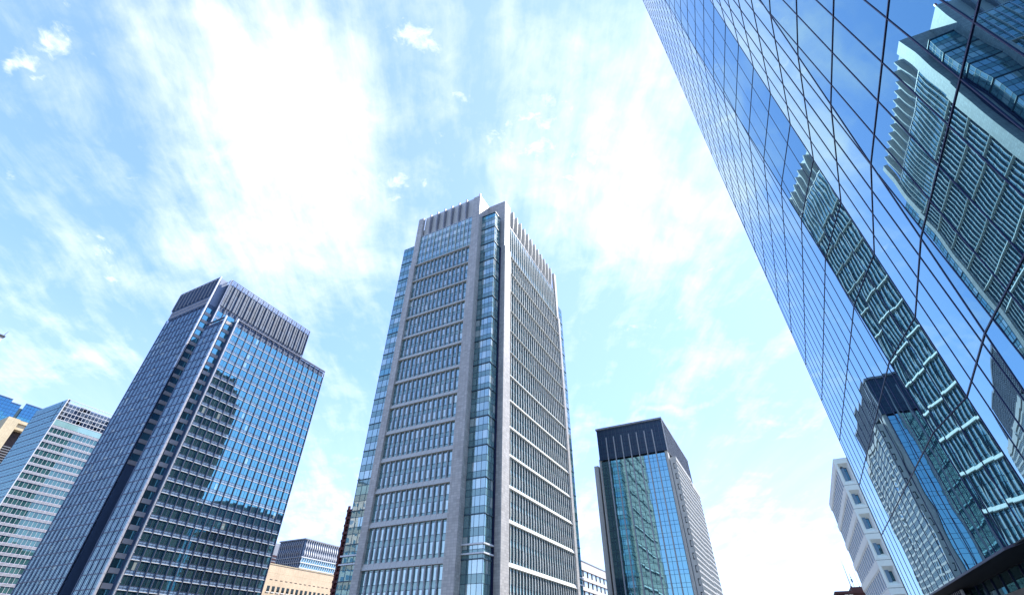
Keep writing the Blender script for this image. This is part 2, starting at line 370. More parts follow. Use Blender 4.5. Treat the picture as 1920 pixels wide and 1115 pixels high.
# ------------------------------------------------------------------ the grey stone tower in the middle
def stone_tower():
    root = thing('stone_office_tower', 'tall grey stone tower with pale fins, a glazed corner bay and finned crown', 'skyscraper', -80, 135)
    FL = Face(-67.33, 102.6, (-1, 0), (0, -1)); FR = Face(-59.7, 109.82, (0, 1), (1, 0))
    zb = [123.25, 114.8, 106.2, 97.4, 88.9, 80.45, 71.75, 63.2, 54.75, 46.45, 37.9, 29.25, 19.45, 9.6, 1.2]
    core = MB(); core.box(WORLD, -97.9, -67.7, 103.45, 163, G, 140); core.box(WORLD, -67.7, -60.5, 110.3, 163, G, 139.2)
    core.box(WORLD, -103.8, -97.9, 104.0, 162, G, 135.3); core.box(WORLD, -97, -61.2, 163, 168.6, G, 133.2)
    core.build('inner_wall', M['dark_core'], root)
    # stone piers
    for (F, a, b, zt) in ((FL, 0, 3.2, 150.1), (FL, 28.1, 30.6, 150.6), (FR, 0, 4.24, 150.1), (FR, 51.2, 53.3, 150.6)):
        p = MB().box(F, a, b, -1.2, 0, G, zt)
        p.box(F, a + (0 if a else -.25), b-.1, 0.003, .45, G, 122.6 if F is FL else 124)
        p.build('pier', M['stone'], root)
    MB().box(WORLD, -68.1, -67.331, 103.8, 110.28, G, 150.1).build('return_wall', M['stone'], root)
    MB().box(WORLD, -67.33, -60.9, 109.82, 110.25, G, 150.1).build('return_wall', M['stone'], root)
    MB().box(WORLD, -67.5, -61.2, 109.2, 109.81, G, 123.8).build('return_wall', M['dark_frame'], root)  # dark strip standing in for the shade in the gap beside the bay
    lamp = MB().box(WORLD, -67.95, -67.4, 102.7, 103.2, 150.1, 151.3); lamp.build('warning_lamp', M['red_lamp'], root)
    panes = ([], []); fins = []; caps = []
    for F, a, n, w, finmat in ((FL, 3.2, 14, 24.9/14, M['grey_fin']), (FR, 4.24, 26, 46.96/26, M['shaded_fin'])):
        b = a + n*w; right = F is FR
        # two-storey modules between the bands
        for k in range(len(zb)-1):
            zt, z0 = zb[k]-.55, zb[k+1]+.55; h = zt-z0
            rows = [(z0, z0+h*.11, M['c_spandrel'], 0), (z0+h*.11, z0+h*.42, M['c_glass'], 1), (z0+h*.42, z0+h*.60, M['c_spandrel'], 0), (z0+h*.60, z0+h*.92, M['c_glass'], 1), (z0+h*.92, zt, M['c_spandrel'], 0)]
            curtain(root, F, a, b, n, rows, -.5, items=panes)
            tr = MB()
            for q in (.11, .42, .60, .92): tr.box(F, a, b, -.54, -.44, z0+h*q-.05, z0+h*q+.05)
            tr.build('transom', M['teal_frame'], root)
            for i in range(1, n) if not right else range(0, n+1):
                s = a + i*w; wd = .19 if not right else .08
                prof = [(z0+h*q/10, -.22 + (.14 if right else .26)*abs(math.sin(math.pi*q/5))**.8) for q in range(11)]
                fins.append((MB().profile(F, s-wd, s+wd, -.52, prof), finmat))
                if right: caps.append((MB().profile(F, s-wd-.005, s+wd+.005, -.24, [(z, t+.03) for z, t in prof]), M['white_stone']))  # white caps stand in for sunlight on the fin fronts
        # bands, cast in one length per bay
        for k, z in enumerate(zb):
            big = (.5 + .022*k)*(.62 if right else .9)
            bm = MB()
            for i in range(n):
                s0, s1 = a+i*w+.02, a+(i+1)*w-.02
                bm.hexa([F.p(s, t, zz) for zz, tt in ((z-big, .12), (z+big, -.28)) for s, t in ((s0, -.73), (s1, -.73), (s1, tt), (s0, tt))])
                bm.box(F, s0, s1, -.73, .28, z-big-.12, z-big-.002)
            bm.build('spandrel_band', M['stone_plain'] if not right else M['white_stone'], root)  # right face takes a whiter stone, its sunlight put into the colour
        # four plain storeys under the crown
        rows = []
        for k in range(4):
            z0 = 124.0 + 3.83*k
            rows += [(z0, z0+1.3, M['c_spandrel'], 0), (z0+1.3, z0+3.83, M['c_glass'], 1)]
        curtain(root, F, a, b, n, rows, -.55, items=panes)
        tr = MB()
        for k in range(5):
            tr.box(F, a, b, -.6, -.5, 124+3.83*k-.05, 124+3.83*k+.05)
            if k < 4: tr.box(F, a, b, -.6, -.5, 125.3+3.83*k-.04, 125.3+3.83*k+.04)
        tr.build('transom', M['teal_frame'], root)
        for i in range(1, n):
            s = a+i*w
            fins.append((MB().profile(F, s-.1, s+.1, -.57, rnd_bulge(123.9, 139.4, -.4, -.12, 8)), M['stone_plain'] if right or i % 2 == 0 else M['steel']))
        # open crown: recessed wall with a big blade every second bay
        cr = MB()
        cr.hexa([F.p(s, t, z) for z, t0, t1 in ((139.4, -3.0, -1.5), (151.9, -3.0, -1.6)) for s, t in ((a, t0), (b, t0), (b, t1), (a, t1))])
        cw = cr.build('crown_wall', M['stone_plain'], root)
        MB().box(F, a, b, -1.9, -.4, 139.3, 139.5).build('ledge', M['steel'], cw)
        for i in range(2, n, 2):
            s = a+i*w
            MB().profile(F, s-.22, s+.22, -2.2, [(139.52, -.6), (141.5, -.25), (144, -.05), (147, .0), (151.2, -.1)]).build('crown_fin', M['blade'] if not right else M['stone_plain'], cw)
    MB().box(WORLD, -97.5, -74, 106, 160, 140, 147.0).build('plant_room', M['dark_core'], root)
    # glazed corner bay in the notch between the two corner piers
    BL = Face(-61.5, 105.1, (-1, 0), (0, -1)); BR = Face(-61.5, 105.1, (0, 1), (1, 0))
    bay = MB().box(WORLD, -67.3, -61.6, 105.2, 109.19, G, 139.1).build('corner_bay', M['dark_core'], root)
    zz = [139.2, 131.4] + zb[:]
    bl = []
    for k in range(len(zz)-1):
        zt, z0 = zz[k]-.12, zz[k+1]+.12; h = zt-z0
        for F, n, wd in ((BL, 4, 5.83), (BR, 3, 3.9)):
            mm = lambda j: M['lt_glass'] if k == 0 and j == 3 and F is BL else (M['c_glass'] if j % 2 else M['c_spandrel'])
            rows = [(z0, z0+h*.2, mm(0), 0), (z0+h*.2, z0+h*.5, mm(1), 1), (z0+h*.5, z0+h*.7, mm(2), 0), (z0+h*.7, zt, mm(3), 1)]
            curtain(root, F, 0, wd, n, rows, 0, items=panes)
            fr = MB()
            for q in (.2, .5, .7): fr.box(F, 0, wd, -.05, .05, z0+h*q-.05, z0+h*q+.05)
            for i in range(n+1): fr.box(F, i*wd/n-.04, i*wd/n+.04, -.05, .052, z0, zt)
            fr.build('mullion', M['teal_frame'], bay)
    lg = []
    for z in zz:
        l = MB().box(BL, -.25, 5.9, -.1, .25, z-.12, z+.12); l.box(BR, .002, 4.0, -.1, .25, z-.12, z+.12); l.build('ledge', M['teal_frame'], bay)
    for z in (22.6, 20.6):
        l = MB().box(BL, -.55, 6.2, -.1, .55, z-.16, z+.16); l.box(BR, .002, 4.3, -.1, .55, z-.16, z+.16); l.build('ledge', M['white_metal'], bay)
    # glass wings past the outer piers
    for F, s0, s1, n, ztop, bk in ((FL, 30.6, 36.4, 3, 135.8, -.9), (FR, 53.3, 59.7, 4, 133.7, -1.0)):
        wing = MB().box(F, s0, s1-.1, bk-3, bk-.15, G, ztop-.1).build('glass_wing', M['dark_core'], root)
        z = ztop; k = 0; fr = MB()
        S = Face(*(F.p(s1, bk, 0).xy), (-F.n.x, -F.n.y), (F.d.x, F.d.y))
        while z > 2:
            for hh, mt, win in ((1.75, M['c_spandrel'], 0), (2.5, M['c_glass'] if random.random() < .75 else M['pale_glass'], 1)):
                curtain(root, F, s0, s1, n, [(z-hh, z, mt, win)], bk, items=panes)
                curtain(root, S, 0, 4, 2, [(z-hh, z, mt, win)], 0, items=panes)
                fr.box(F, s0, s1+.05, bk-.05, bk+.06, z-.05, z+.05); fr.box(S, .001, 4, -.05, .05, z-.05, z+.05)
                z -= hh
            k += 1
            if k % 2 == 0: fr.box(F, s0, s1+.15, bk-.05, bk+.2, z-.1, z+.1)
        for i in range(n+1): fr.box(F, s0+i*(s1-s0)/n-.04, s0+i*(s1-s0)/n+.04, bk-.05, bk+.07, G, ztop)
        fr.build('mullion', M['teal_frame'], wing)
        for z in (22.6, 20.6): MB().box(F, s0, s1+.5, bk-.1, bk+.5, z-.16, z+.16).build('ledge', M['white_metal'], wing)
    repeats('window_pane', panes[0], root); repeats('spandrel_pane', panes[1], root); repeats('fin', fins, root); repeats('sunlit_fin_edge', caps, root)
stone_tower()

# ------------------------------------------------------------------ the mirror-glass tower beside the camera
def mirror_tower():
    root = thing('mirror_glass_tower', 'huge mirror glass tower with folded facets reflecting the sky and towers, close beside the viewer', 'skyscraper', 30, 10)
    ZT, ZS = 152.0, 4.1
    def line(p, q): return lambda z: p[0] + (q[0]-p[0])*(z-p[1])/(q[1]-p[1])
    y12 = line((20.49, 9.57), (17.82, 31.65)); y34 = line((30.62, 6.41), (36.56, 79.96)); y23 = lambda z: 26.55; ye = line((58.1, 4.86), (55.2, 132.3))
    x23 = line((9.58, 9.6), (10.02, 49.69)); x34 = line((8.96, 6.41), (8.82, 79.96))
    YA = -42.5
    ends = [(lambda z: YA, y12, lambda z: 9.0, lambda z: 9.0), (y12, y23, lambda z: 9.0, x23), (y23, y34, x23, x34), (y34, ye, x34, x34)]
    def X(i, y, z):
        a, b, xa, xb = ends[i]; u = (y-a(z))/(b(z)-a(z)); return xa(z) + (xb(z)-xa(z))*u
    def P(i, y, z): return Vector((X(i, y, z), y, z+CAM_Z))
    NX = Vector((-1, 0, 0))
    zs = [ZS, 9.58]
    while zs[-1] < ZT: zs.append(zs[-1]+4.46)
    zs[-1] = ZT
    g0, gw = 26.55 - 40*1.772, 1.772
    def clip(poly, f):
        out = []
        for k in range(len(poly)):
            a, b = poly[k], poly[(k+1) % len(poly)]; fa, fb = f(a), f(b)
            if fa >= 0: out.append(a)
            if fa*fb < 0: u = fa/(fa-fb); out.append((a[0]+(b[0]-a[0])*u, a[1]+(b[1]-a[1])*u))
        return out
    panes = []; mull = []; tran = []
    for k in range(len(zs)-1):
        z0, z1 = zs[k], zs[k+1]
        for i, (a, b, xa, xb) in enumerate(ends):
            j0 = int((min(a(z0), a(z1))-g0)//gw); j1 = int((max(b(z0), b(z1))-g0)//gw)+1
            for j in range(j0, j1):
                pl = [(g0+j*gw, z0), (g0+(j+1)*gw, z0), (g0+(j+1)*gw, z1), (g0+j*gw, z1)]
                pl = clip(clip(pl, lambda p: p[0]-a(p[1])), lambda p: b(p[1])-p[0])
                if len(pl) < 3: continue
                if abs(sum(pl[q][0]*pl[(q+1) % len(pl)][1]-pl[(q+1) % len(pl)][0]*pl[q][1] for q in range(len(pl)))) < .02: continue
                panes.append((MB().poly([P(i, *p) for p in pl], NX, random.random()), M['mirror']))
    # mullions follow the grid within each facet; the folds have their own members
    for i, (a, b, xa, xb) in enumerate(ends):
        j0 = int((min(a(ZS), a(ZT))-g0)//gw); j1 = int((max(b(ZS), b(ZT))-g0)//gw)+1
        for j in range(j0, j1+1):
            y = g0+j*gw; zz = [z for z in [ZS+(ZT-ZS)*q/400 for q in range(401)] if a(z)+.03 < y < b(z)-.03]
            if len(zz) < 4: continue
            mull.append((MB().bar(P(i, y, zz[0]), P(i, y, zz[-1]), .042, .022, NX), M['dark_frame']))
        yb = b
        mull.append((MB().bar(P(i, yb(ZS), ZS), P(i, yb(ZT), ZT), .05, .026, NX), M['dark_frame']))
    for z in zs:
        t = MB()
        for i, (a, b, xa, xb) in enumerate(ends): t.bar(P(i, a(z), z), P(i, b(z), z), .05 if z > ZS else .1, .03, NX)
        tran.append((t, M['dark_frame']))
    for mb, mt in tran: mb.build('transom', mt, root)
    repeats('mullion', mull, root); repeats('glass_pane', panes, root)
    # far end wall, roof, core
    E = Face(11.2, 57.6, (1, 0), (0, 1)); ep = MB()
    for k in range(len(zs)-1):
        for j in range(27): ep.quad(E, j*1.8, j*1.8+1.74, 0, zs[k]+.05, zs[k+1]-.05)
    ep.build('end_glazing', M['mirror'], root)['kind'] = 'stuff'
    cb = MB(); cb.box(WORLD, 11.6, 60, -42, 54.8, ZS+.05, ZT-.5)
    cb.box(WORLD, 9.3, 11.6, 44, 54.8, ZS+.05, ZT-.5)
    cb.build('inner_wall', M['dark_core'], root)
    # underside and recessed ground storey
    MB().box(WORLD, 9.05, 10.6, -42, 57.3, ZS-.02, ZS+.04).build('soffit', M['dark_core'], root)
    SF = Face(10.6, -42, (0, 1), (-1, 0)); shop = []
    for j in range(55):
        for z0, z1 in ((G, .1), (.2, 1.5), (1.6, 2.75), (3.05, ZS-.05)): shop.append((MB().quad(SF, j*1.8+.04, j*1.8+1.76, 0, z0, z1), M['shop_glass']))
    repeats('shopfront_pane', shop, root)
    MB().box(WORLD, 10.65, 60, -42, 57, G, ZS).build('ground_storey', M['dark_core'], root)
    sg = MB()
    for j in range(56): sg.box(SF, j*1.8-.03, j*1.8+.03, -.04, .06, G, ZS-.05)
    sg.build('shopfront_frame', M['dark_frame'], root)
    cn = MB().box(WORLD, 10.1, 10.64, -42, 47, 2.78, 3.02); cn.build('canopy', M['bronze'], root)
    lv = MB()
    for k in range(9): lv.box(WORLD, 9.75, 9.83, 45.5, 57.2, .5+k*.4, .56+k*.4)
    for y in range(91, 115): lv.box(WORLD, 9.84, 9.9, y/2, y/2+.05, .3, ZS-.1)
    lv.build('screen_grid', M['dark_frame'], root)
    MB().box(WORLD, 10.0, 10.1, 45.5, 57.2, .3, ZS-.1).build('screen_panel', M['white_metal'], root)
M['shop_glass'] = glass('shopfront_glass', (.004, .014, .018), (.012, .04, .045), (.5, .9, .95), .10, .02, .004, .4, .006)
M['bronze'] = solid('bronze_trim', (.07, .05, .035), .5)
mirror_tower()

# ------------------------------------------------------------------ the stepped navy tower on the left
def navy_tower():
    root = thing('stepped_glass_tower', 'stepped navy glass tower with a lower front block and grey louvred top', 'skyscraper', -220, 122)
    fl0 = 95.46 - 4.26*23
    floors = [fl0+4.26*k for k in range(40)]
    core = MB(); core.box(WORLD, -207.9, -194.3, 93.3, 150.5, G, 124); core.box(WORLD, -194.3, -192.3, 96.8, 150.5, G, 124)
    core.box(WORLD, -249, -217.1, 93.3, 150, G, 155); core.box(WORLD, -217.1, -215.1, 96.9, 150, G, 155); core.box(WORLD, -215.1, -207.9, 97.5, 150.4, G, 123.9)
    core.build('inner_wall', M['navy_panel'], root)
    panes = ([], []); fins = []; sub = []; strip = []
    def right_face(F, L, n, ztop, zmin, zhide=-9):
        w = L/n
        for z in floors:
            if z+4.26 > ztop+.1 or z+4.26 < zmin: continue
            curtain(root, F, 0, L, 2*n, [(z+1.38, z+4.14, M['lt_glass'], 1)], 0, items=panes, gap=.05)
            curtain(root, F, 0, L, 2*n, [(z+.12, z+1.32, M['lt_spandrel'], 0)], .001, items=panes, gap=.05)
            MB().box(F, 0, L, -.1, .26, z-.08, z+.08).build('ledge', M['white_metal'], root)
            MB().box(F, 0, L, -.1, .09, z+1.32, z+1.4).box(F, 0, L, -.1, .09, z+.62, z+.66).build('transom', M['plum_fin'], root)
        for i in range(n+1): fins.append((MB().box(F, i*w-.12, i*w+.12, -.1, .45, max(zmin, G), ztop), M['plum_fin']))
        for i in range(n): sub.append((MB().box(F, i*w+w/2-.04, i*w+w/2+.04, -.1, .06, max(zmin, G), ztop), M['plum_fin']))
    def left_face(F, L, n, ztop):
        w = L/n
        for z in floors:
            if z+4.26 > ztop+.1: continue
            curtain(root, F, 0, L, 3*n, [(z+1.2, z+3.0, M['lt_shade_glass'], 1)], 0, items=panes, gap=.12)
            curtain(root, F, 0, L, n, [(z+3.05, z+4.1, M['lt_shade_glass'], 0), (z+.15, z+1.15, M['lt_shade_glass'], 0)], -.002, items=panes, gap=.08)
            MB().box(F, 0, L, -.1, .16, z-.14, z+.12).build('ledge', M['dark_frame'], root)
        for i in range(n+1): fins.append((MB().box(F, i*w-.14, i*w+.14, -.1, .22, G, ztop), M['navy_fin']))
        for i in range(3*n):
            if i % 3: sub.append((MB().box(F, i*w/3-.06, i*w/3+.06, -.1, .07, G, ztop), M['navy_fin']))
    FRl = Face(-192, 97.1, (0, 1), (1, 0)); FRu = Face(-214.8, 97.2, (0, 1), (1, 0))
    FLl = Face(-194.4, 92.75, (-1, 0), (0, -1)); FLu = Face(-217.3, 92.75, (-1, 0), (0, -1))
    right_face(FRl, 53.8, 16, 123.2, -9); right_face(FRu, 53.2, 16, 141, 121)
    left_face(FLl, 13.5, 4, 123.2); left_face(FLu, 32.2, 10, 139.8)
    # corner posts and the banded strips beside them
    for x, y, z0, zt in ((-194.4, 92.2, G, 124.9), (-192.2, 96.6, G, 125), (-217.3, 92.2, 104, 157.4), (-215, 96.7, 100, 157.6)):
        p = MB().box(WORLD, x, x+.62, y, y+.62, z0, zt)
        for q in range(int((zt-z0)/2.13)): p.box(WORLD, x-.05, x+.67, y-.05, y+.67, z0+q*2.13+1, z0+q*2.13+1.18)
        p.build('corner_post', M['steel'], root)
    for x, zt, zmin in ((-194.25, 124, -5), (-217.05, 140, 60)):
        F = Face(x, 93.3, (0, 1), (1, 0))
        for z in floors:
            if z+4.26 > zt+1.5 or z < zmin: continue
            panes[0].append((MB().quad(F, .1, 3.1, 0, z+1.65, z+4.2), M['lt_glass']))
            strip.append((MB().box(F, .1, 3.2, -.1, .25, z+.1, z+1.6), M['pink_panel']))
        MB().box(F, 3.25, 3.6, -.1, .4, zmin, zt).build('navy_strip', M['navy_fin'], root)  # plain navy strip closing the banded corner
    # parapet of the lower block
    pr = MB().box(FRl, -.3, 54, -.4, .35, 124.3, 124.8); pr.box(FLl, -.3, 13.6, -.4, .35, 124.3, 124.7)
    for i in range(17): pr.box(FRl, i*53.8/16-.1, i*53.8/16+.1, -.2, .2, 123.2, 124.3)
    pr.build('parapet', M['plum_fin'], root)
    # louvred plant storeys on the upper block
    top = MB().box(WORLD, -249.3, -217.2, 93.0, 150.2, 140.6, 155.2).box(WORLD, -217.2, -215.05, 97.0, 150.2, 140.6, 155.2).build('louvred_top', M['panel_grey'], root)
    w = 53.2/16; pn = MB()
    for i in range(16):
        for z0, z1 in ((141.4, 144.6), (144.7, 147.9), (148.0, 151.2), (151.3, 154.4)):
            pn.box(FRu, i*w+.2, i*w+w/2-.05, -.1, .06, z0, z1); pn.box(FRu, i*w+w/2+.05, (i+1)*w-.2, -.1, .06, z0, z1)
    pn.build('louvre_panel', M['panel_mix'], top)
    w2 = 32.2/10
    for i in range(17): MB().box(FRu, i*w-.14, i*w+.14, -.1, .62, 140.8, 157.5).build('louvre_fin', M['plum_fin'], top)
    for i in range(31): MB().box(FLu, i*w2/3-.1, i*w2/3+.1, -.1, .5, 145.6, 156.8).build('louvre_fin', M['grey_fin'] if i % 3 == 0 else M['navy_fin'], top)
    for i in range(16): MB().box(FRu, i*w+w/2-.08, i*w+w/2+.08, -.1, .3, 140.8, 155.3).build('louvre_fin', M['plum_fin'], top)
    MB().box(WORLD, -217.2, -217.0, 93.35, 96.85, 140.2, 156.6).build('corner_wall', M['panel_blue'], top)
    sp = MB()
    for i in range(30):
        sp.box(FLu, i*w2/3+.3, i*w2/3+.75, -.3, .12, 140.6, 142.2); sp.box(FLu, i*w2/3+.3, i*w2/3+.75, -.3, .12, 142.9, 144.4)
    sp.build('side_panel', M['pink_panel'], top)
    MB().box(FLu, 0, 32, -.3, -.02, 140, 157).build('side_wall', M['navy_panel'], top)
    rl = MB()
    for z in (155.3, 156.3, 157.3): rl.box(FRu, 0, 53.3, .2, .5, z, z+.22)
    for z in (155.3, 157.0): rl.box(FLu, 0, 32.3, .1, .4, z, z+.22)
    for z in (156.3, 157.2): rl.box(Face(-214.8, 97.2, (-1, 0), (0, -1)), 0, 2.2, .1, .3, z, z+.2)
    for i in range(33): rl.box(FRu, i*w/2-.05, i*w/2+.05, .2, .45, 155.3, 157.3)
    rl.build('roof_rail', M['plum_fin'], top)
    repeats('window_pane', panes[0], root); repeats('spandrel_pane', panes[1], root); repeats('fin', fins, root); repeats('mullion', sub, root); repeats('corner_panel', strip, root)
M['panel_blue'] = solid('blue_grey_panel', (.17, .21, .29), .5, .1)
M['panel_mix'] = tiled('mixed_grey_panel', (.05, .085, .13), 1.66, 3.3, .35, .0, .5)
navy_tower()

# ------------------------------------------------------------------ the teal-fronted tower right of the middle
M['slate_panel'] = solid('slate_panel', (.02, .048, .085), .4, .2, .25, .2)
def teal_tower():
    root = thing('teal_glass_tower', 'teal glass fronted tower with a dark boxed top and white latticed side wall', 'skyscraper', -45, 235)
    F = Face(-31.6, 204.75, (-1, 0), (0, -1)); L, n = 28.2, 8; w = L/n
    MB().box(WORLD, -59.8, -31.7, 205.1, 264, G, 72).build('inner_wall', M['dark_core'], root)
    panes = ([], []); fins = []
    z = 35.07 - 4.2*9; fr = MB()
    while z < 71:
        zt = min(z+4.2, 71.6)
        curtain(root, F, 0, L, 2*n, [(z, z+1.43, M['rt_glass'], 0), (z+1.43, zt, M['rt_glass'], 1)], 0, items=panes)
        for q in (z, z+1.43): fr.box(F, 0, L, -.05, .05, q-.045, q+.045)
        z += 4.2
    for i in range(2*n+1):
        if i % 2: fr.box(F, i*w/2-.05, i*w/2+.05, -.05, .09, G, 71.6)
    fr.build('mullion', M['dark_frame'], root)
    for i in range(1, n): MB().profile(F, i*w-.2, i*w+.2, -.05, [(G, .42), (70, .42), (80.5, .36), (82.6, .02)]).build('fin', M['grey_fin'], root)
    # boxed top
    top = MB().box(WORLD, -60.4, -30.45, 204.72, 267, 72.5, 86.4).build('boxed_top', M['slate_panel'], root)
    MB().box(WORLD, -60.8, -30.0, 204.1, 267.4, 86.4, 87.15).build('cornice', M['panel_grey'], top)
    T = Face(-30.45, 204.72, (-1, 0), (0, -1)); tm = MB()
    for i in range(18): tm.box(T, i*29.95/17-.04, i*29.95/17+.04, -.05, .10, 72.5, 86.4)
    tm.build('mullion', M['plum_fin'], top)
    th = MB()
    for k in range(7): th.box(T, 0, 29.95, -.05, .05, 73.2+k*2.05, 73.35+k*2.05)
    th.build('panel_joint', M['dark_frame'], top)
    S = Face(-30.45, 204.72, (0, 1), (1, 0)); sl = MB()
    for i in range(36): sl.box(S, i*62.2/35-.1, i*62.2/35+.1, -.05, .35, 72.5, 86.3)
    for k in range(14): sl.box(S, 0, 62.2, -.05, .2, 72.6+k, 72.85+k)
    MB().box(S, 0, .35, -.02, .36, 72.5, 86.3).build('corner_post', M['white_metal'], top)
    sl.build('side_louvre', M['panel_grey'], top)
    # stone piers and slotted side towers
    MB().box(WORLD, -31.6, -30.5, 205.4, 209, G, 73.2).build('pier', M['stone_plain'], root)
    MB().box(WORLD, -61.0, -59.81, 205.4, 209, G, 73.2).build('pier', M['stone_plain'], root)
    rp = MB().box(WORLD, -30.3, -28.06, 206.5, 264, G, 69.8).build('side_block', M['stone_plain'], root)
    MB().box(WORLD, -63.95, -62.0, 206.5, 262, G, 71).build('side_block', M['stone_plain'], root)
    MB().box(WORLD, -62.0, -61.0, 208.5, 262, G, 70).build('gap_wall', M['dark_core'], root)
    W = Face(-28.06, 206.5, (-1, 0), (0, -1))
    for k in range(17):
        z = 67.2-4.2*k
        MB().box(W, 1.0, 1.25, -.1, .012, z-2.3, z).box(W, .55, .998, -.1, .012, z-.35, z).box(W, .55, .998, -.1, .012, z-2.3, z-1.95).build('slot_window', M['dark_core'], rp)
    Q = Face(-28.06, 206.5, (0, 1), (1, 0)); lat = MB()
    MB().box(Q, .6, 57.4, -.1, .02, G, 68.5).build('side_glazing', M['small_glass'], root)
    for a, b, zt in ((.0, 34.6, 69.9), (35.6, 57.4, 68.2)):
        k = int((b-a)/1.75)
        for i in range(k+1): lat.box(Q, a+i*(b-a)/k-.14, a+i*(b-a)/k+.14, -.05, .14, G, zt)
        z = zt
        lat.box(Q, a, b, -.05, .36, zt-1.6, zt)
        while z > 0: lat.box(Q, a, b, -.05, .13, z-.6, z); z -= 2.1
    lat.build('lattice_wall', M['stone_plain'], root)
    repeats('window_pane', panes[0], root); repeats('spandrel_pane', panes[1], root)
    an = MB().tube((-48, 215, 87.1+CAM_Z), (-48, 215, 93+CAM_Z), .07, .03)
    an.build('antenna', M['steel'], root)
teal_tower()

# ------------------------------------------------------------------ the white-striped tower far left
def striped_tower():
    root = thing('striped_tower', 'green glass tower ringed with white louvre stripes under an open grid crown', 'skyscraper', -372, 130)
    FL = Face(-349.6, 104.8, (-1, 0), (0, -1)); FR = Face(-349.6, 104.8, (0, 1), (1, 0)); L = 46
    MB().box(WORLD, -384, -350.0, 105.2, 150, G, 109).build('inner_wall', M['dark_core'], root)
    MB().box(WORLD, -384, -356, 108, 148, 109, 119).build('plant_room', M['panel_grey'], root)
    panes = ([], []); blades = []
    # open crown
    cr = MB().box(FR, 0, L, -.7, -.3, 110.9, 111.3)
    for z in (123.2, 121.2, 118.7, 116.0, 113.5, 111.0): cr.box(FR, 0, L, -.3, .1, z-.13, z+.13)
    for i in range(25): cr.box(FR, i*L/24-.07, i*L/24+.07, -.3, .08, 110.8, 123.3)
    cr.build('crown_grid', M['white_metal'], root)
    cb = MB()
    for i in range(40):
        a = random.uniform(0, L-3); zz = random.choice((113, 115.5, 118, 120.5)); cb.box(FR, a, a+random.uniform(1, 3), -3-random.random()*2, -2.6, zz, zz+random.uniform(.8, 2))
    cb.box(FR, 0, L, -6, -5.4, 111, 122.6)
    cb.build('pipework', M['navy_panel'], root)
    curtain(root, FR, 0, L, 24, [(107.6, 110.7, M['pale_teal'], 0)], 0, items=panes)
    z = 107.4
    while z > 0:
        curtain(root, FR, 0, L, 24, [(z-4.2, z-1.5, M['str_glass'], 1)], 0, items=panes)
        for q in (.15, .62, 1.09): blades.append((MB().box(FR, -.1, L, -.1, .32, z-q-.2, z-q), M['white_metal']))
        MB().box(FR, 0, L, -.1, .02, z-1.5, z).build('spandrel_band', M['violet_shadow'], root)
        z -= 4.2
    mu = MB()
    for i in range(25): mu.box(FR, i*L/24-.06, i*L/24+.06, -.05, .1, G, 107.5)
    mu.box(FR, -.25, .12, -.3, .3, G, 123.4)
    mu.build('mullion', M['white_metal'], root)
    z = 123.2; rows = []
    while z > 0: rows.append((z-4.2, z, M['pale_glass'], 1)); z -= 4.2
    curtain(root, FL, .2, 36.4, 22, rows, 0, items=panes, gap=.06)
    lg = MB()
    for r in rows: lg.box(FL, 0, 36.4, -.1, .22, r[0]-.14, r[0]+.14)
    lg.build('ledge', M['navy_fin'], root)
    fm = MB()
    for i in range(23): fm.box(FL, .2+i*36.2/22-.07, .2+i*36.2/22+.07, -.1, .1, G, 123.3)
    for r in rows: fm.box(FL, 0, 36.4, -.1, .05, r[0]+2.0, r[0]+2.12)
    fm.build('mullion', M['navy_fin'], root)
    MB().box(WORLD, -386, -349.7, 104.9, 106.0, 109, 123.3).build('crown_wall', M['dark_core'], root)
    repeats('window_pane', panes[0], root); repeats('spandrel_pane', panes[1], root); repeats('louvre_blade', blades, root)
M['pale_teal'] = glass('pale_teal_glass', (.22, .38, .36), (.26, .42, .40), (.8, .95, .95), .15, .05, .002, .4, .003)
M['violet_shadow'] = solid('violet_shadow_spandrel', (.08, .06, .22), .6)  # violet shadow below the white blades, put into the colour
striped_tower()

# ------------------------------------------------------------------ far left: blue glass block, sand coloured block, pale block
def blue_block():
    root = thing('blue_glass_block', 'bright blue glass block with a notched roofline behind the sand coloured one', 'skyscraper', -500, 112)
    F = Face(-478.5, 88, (0, 1), (1, 0)); panes = []
    MB().box(WORLD, -520, -478.9, 88.2, 142, G, 151).build('inner_wall', M['dark_core'], root)
    for a, b, zt in ((0, 25.5, 154.9), (25.5, 31.7, 152.7), (33.7, 52, 154.9)):
        k = round((b-a)/2.0)
        for i in range(k):
            z = zt; j = 0
            while z > 100:
                panes.append((MB().quad(F, a+i*(b-a)/k+.06, a+(i+1)*(b-a)/k-.06, 0, z-2.3, z-.08), M['blue_glass'] if j > 3 else M['deep_blue_glass'])); z -= 2.38; j += 1
        MB().box(F, a, b, -.4, .3, zt, zt+.6).build('parapet', M['navy_fin'], root)
        MB().box(F, a, b, -.35, -.05, 60, zt).build('backing', M['dark_frame'], root)
    MB().box(F, 31.7, 33.7, -.38, -.34, 60, 151).build('recess', M['dark_teal'], root)
    repeats('window_pane', panes, root)
M['dark_teal'] = solid('dark_teal_recess', (.02, .06, .08), .6)
M['deep_blue_glass'] = glass('deep_blue_glass', (.01, .05, .18), (.015, .07, .22), (.35, .8, .95), .24, .0, .003, .4, .004)
blue_block()
